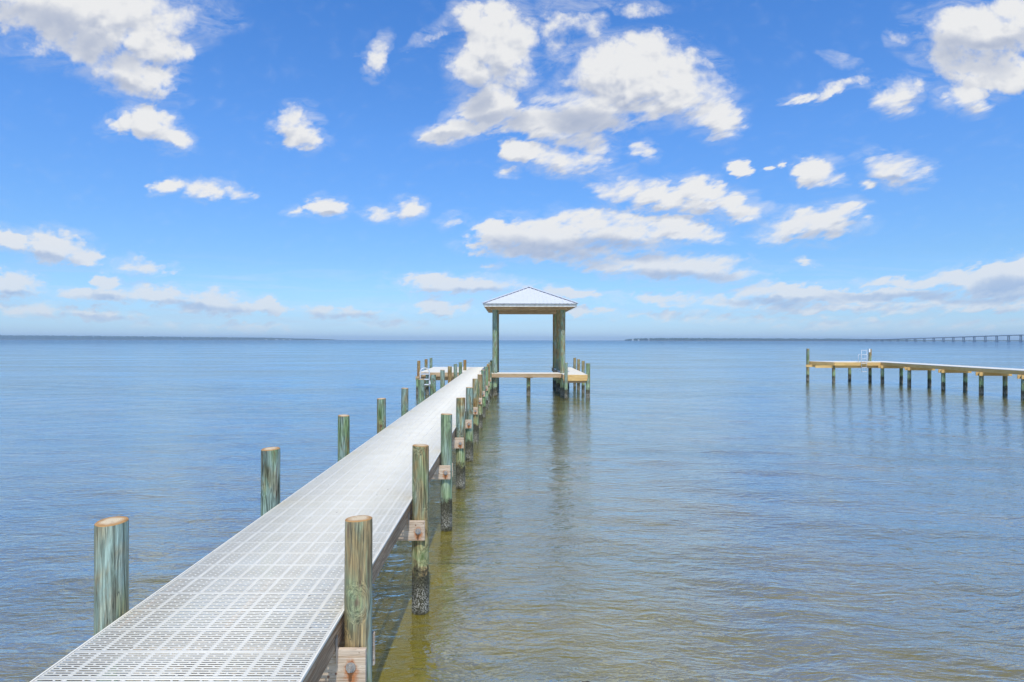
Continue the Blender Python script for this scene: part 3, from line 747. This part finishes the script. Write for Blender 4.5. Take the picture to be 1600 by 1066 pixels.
# ------------------------------------------------------------------ long bridge
br = empty('road_bridge', (0, 0, 0), 'long low concrete road bridge rising on many piers at the far right horizon', 'bridge')
def bx(z): return (2.192e6 / z + 543 - 795) / F * z
def bh(z):
    pts = [(1500, 24), (1900, 24), (2090, 22.5), (2200, 19.5), (2300, 16.5), (2420, 13), (2530, 10.3), (2650, 7.5), (2800, 5.6), (3000, 5.0), (6000, 5.0)]
    for (a, ha), (c, hc) in zip(pts, pts[1:]):
        if a <= z <= c: return ha + (hc - ha) * (z - a) / (c - a)
zs = []; z = 1890
while z < 5000: zs.append(z); z += 38.7
dkb = MB()
for a, c in zip(zs, zs[1:]):
    dkb.bar((bx(a), a, bh(a) - 1.0), (bx(c), c, bh(c) - 1.0), 12, 2.0)
dkb.build('road_deck', M['concrete'], br)
pr = MB()
for a, c in zip(zs, zs[1:]): pr.bar((bx(a) - 5.8, a, bh(a) + .5), (bx(c) - 5.8, c, bh(c) + .5), .4, 1.0)
pr.build('parapet', M['concrete'], br)
for z in zs:
    b = MB(); h = bh(z); X = bx(z)
    if z < 2760:
        b.box(-4.5, 4.5, -1.2, 1.2, h - 3.2, h - 2.02); b.box(-3.6, -1.6, -1, 1, 0, h - 3.2); b.box(1.6, 3.6, -1, 1, 0, h - 3.2); b.box(-5.5, 5.5, -2.2, 2.2, -1, 1.6)
    else:
        b.box(-4.5, 4.5, -.8, .8, h - 2.8, h - 2.02)
        for q in (-3.5, -1.2, 1.2, 3.5): b.box(q - .4, q + .4, -.4, .4, -1, h - 2.8)
    b.build('bridge_pier', M['concrete'], br, loc=(X, z, 0))

# ------------------------------------------------------------------ far shores
def shore(name, pts, label):
    """low land strip: list of (x, y, height) back-set by depth"""
    b = MB(); n = len(pts)
    V = [(x, y, -1) for x, y, h in pts] + [(x, y + 12, h) for x, y, h in pts] + [(x, y + 500, h) for x, y, h in pts] + [(x, y + 520, -1) for x, y, h in pts]
    b.add(V, [(r * n + i, r * n + i + 1, (r + 1) * n + i + 1, (r + 1) * n + i) for r in range(3) for i in range(n - 1)])
    return tag(b.build(name, M['sand']), label, kind='structure')
def woods(label, x0, x1, yf, hf, n, seed):
    rg = random.Random(seed); V = []; Fc = []
    ico = []
    for i in range(n):
        x = rg.uniform(x0, x1); y = yf(x) + 25 + rg.random() * 90; h = hf(x) * rg.uniform(.62, 1.08); w_ = rg.uniform(7, 15)
        if h < 2: continue
        base = len(V); segs = 7; lv = [(-1, .9), (h * .45, 1.0), (h * .8, .72), (h, .12)]
        for zz, f in lv:
            for s in range(segs):
                a = 6.283 * s / segs; q = w_ * f * rg.uniform(.7, 1.2); V.append((x + q * math.cos(a), y + q * math.sin(a), zz + (rg.uniform(-.1, .1) * h if zz > 0 else 0)))
        for r_ in range(3):
            for s in range(segs): Fc.append((base + r_ * segs + s, base + r_ * segs + (s + 1) % segs, base + (r_ + 1) * segs + (s + 1) % segs, base + (r_ + 1) * segs + s))
        Fc.append(tuple(base + 3 * segs + s for s in range(segs)))
    b = MB(); b.v = V; b.f = Fc
    return tag(b.build('far_woods', M['woods']), label, 'woods', kind='stuff')
def px2x(px, Y): return (px - 795) / F * Y
YS = 4700.
xa, xb = px2x(980, YS), px2x(1900, YS)
shore('shore', [(xa + (xb - xa) * i / 40, YS + (60 if i == 0 else 0) - 8 * math.sin(i), .6 + 1.2 * min(1, i / 3)) for i in range(41)], 'low dark shore on the right horizon')
def hr(x):
    p = x / YS * F + 795
    return float(np.interp(p, [980, 1000, 1060, 1200, 1330, 1400, 1470, 1600, 1900], [9, 17, 20, 18, 17, 12, 7, 8, 8]))
woods('dark line of trees along the right horizon behind the bridge', xa + 10, xb, lambda x: YS, hr, 2600, 3)
YL = 6200.
xa, xb = px2x(-500, YL), px2x(518, YL)
shore('shore', [(xa + (xb - xa) * i / 40, YL, 1.8) for i in range(41)], 'hazy low shore on the left horizon')
def hl(x):
    p = x / YL * F + 795
    return float(np.interp(p, [-500, 0, 150, 300, 420, 480, 518], [48, 42, 37, 29, 22, 14, 6]))
woods('hazy blue wooded shore along the left horizon', xa, xb, lambda x: YL, hl, 3600, 4)
HL = [(416, 12, 'small white house at the left end of the row on the hazy left shore'), (432, 20, 'widest white house on the hazy left shore'), (443, 13, 'white house just right of the widest one on the hazy left shore'), (453, 11, 'small white house nearest the right tip of the hazy left shore')]
HR_ = [(989, 14, 'white house nearest the left tip of the right wooded shore'), (998, 10, 'smaller white house beside the first one at the left tip of the right wooded shore'), (1014, 12, 'white house standing apart among the trees of the right shore')]
for lst, Y in ((HL, YL), (HR_, YS)):
    for px, wd, lab in lst:
        h = empty('waterside_house', (px2x(px, Y), Y + 3, 1.5), lab, 'house', 'white houses along the far shores')
        b = MB(); b.box(-wd / 2, wd / 2, 0, 9, 0, 6); b.build('wall', M['wall'], h)
        b = MB(); b.add([(-wd / 2 - .6, -.6, 6), (wd / 2 + .6, -.6, 6), (wd / 2 + .6, 9.6, 6), (-wd / 2 - .6, 9.6, 6), (-wd / 2 - .6, 4.5, 9), (wd / 2 + .6, 4.5, 9)], [(0, 1, 5, 4), (2, 3, 4, 5), (0, 4, 3), (1, 2, 5), (0, 3, 2, 1)]); b.build('roof', M['tiles'], h)

# ------------------------------------------------------------------ rocks under the near water
def rock(x, y, z, s, label, seed):
    rg = random.Random(seed); n, m_ = 14, 22; V = []; Fc = []
    ph = [rg.random() * 6.28 for _ in range(8)]
    for i in range(n + 1):
        t = math.pi * i / n
        for j in range(m_):
            a = 2 * math.pi * j / m_; d = 1 + .16 * math.sin(2 * a + ph[0] + 2 * t) + .1 * math.sin(5 * a + ph[1] + t * 3) + .07 * math.sin(9 * t + ph[2] + 3 * a) + rg.uniform(-.03, .03)
            V.append((s[0] * d * math.sin(t) * math.cos(a), s[1] * d * math.sin(t) * math.sin(a), s[2] * d * math.cos(t)))
    for i in range(n):
        for j in range(m_): Fc.append((i * m_ + j, i * m_ + (j + 1) % m_, (i + 1) * m_ + (j + 1) % m_, (i + 1) * m_ + j))
    b = MB(); b.v = V; b.f = Fc; o = b.build('rock', M['rock'], loc=(x, y, z), smooth=True)
    return tag(o, label, 'rock', 'dark rocks just under the water at the bottom edge')
rock(.72, 6.15, -.20, (.24, .2, .16), 'larger dark wet rock showing through the water at the bottom edge', 1)
rock(1.98, 6.15, -.165, (.17, .14, .12), 'smaller dark wet rock to the right of the larger one at the bottom edge', 2)

# ------------------------------------------------------------------ air
def haze(density):
    b = MB(); b.box(-9300, 9300, -9300, 9300, -5.0, 48)
    m, t = mat('sea_haze'); k = NT(t)
    v = k.n('VolumePrincipled'); v.inputs['Color'].default_value = (.58, .80, 1.0, 1); v.inputs['Density'].default_value = density; v.inputs['Anisotropy'].default_value = 0.0
    k.l(v.outputs[0], k.n('OutputMaterial').inputs['Volume'])
    o = b.build('haze', m); tag(o, 'pale blue sea haze over the far water', kind='stuff')
HAZE = 1.3e-4
if HAZE: haze(HAZE)

# ------------------------------------------------------------------ camera
cam = bpy.data.cameras.new('camera'); co = bpy.data.objects.new('camera', cam); COL.objects.link(co)
cam.sensor_width = 36; cam.lens = F / 1600 * 36; cam.clip_start = .05; cam.clip_end = 30000
cam.shift_x = 5 / 1600; cam.shift_y = -1.6 / 1600
co.location = (0, 0, CAMZ)
co.rotation_euler = (Matrix.Rotation(R(90), 3, 'X') @ Matrix.Rotation(R(.08), 3, 'Z')).to_euler()
scene.camera = co
scene.view_settings.view_transform = 'Standard'; scene.view_settings.look = 'None'
scene.view_settings.exposure = 0.09; scene.view_settings.gamma = 1.0
scene.cycles.max_bounces = 8; scene.cycles.transparent_max_bounces = 12; scene.cycles.volume_bounces = 0
scene.cycles.use_denoising = True
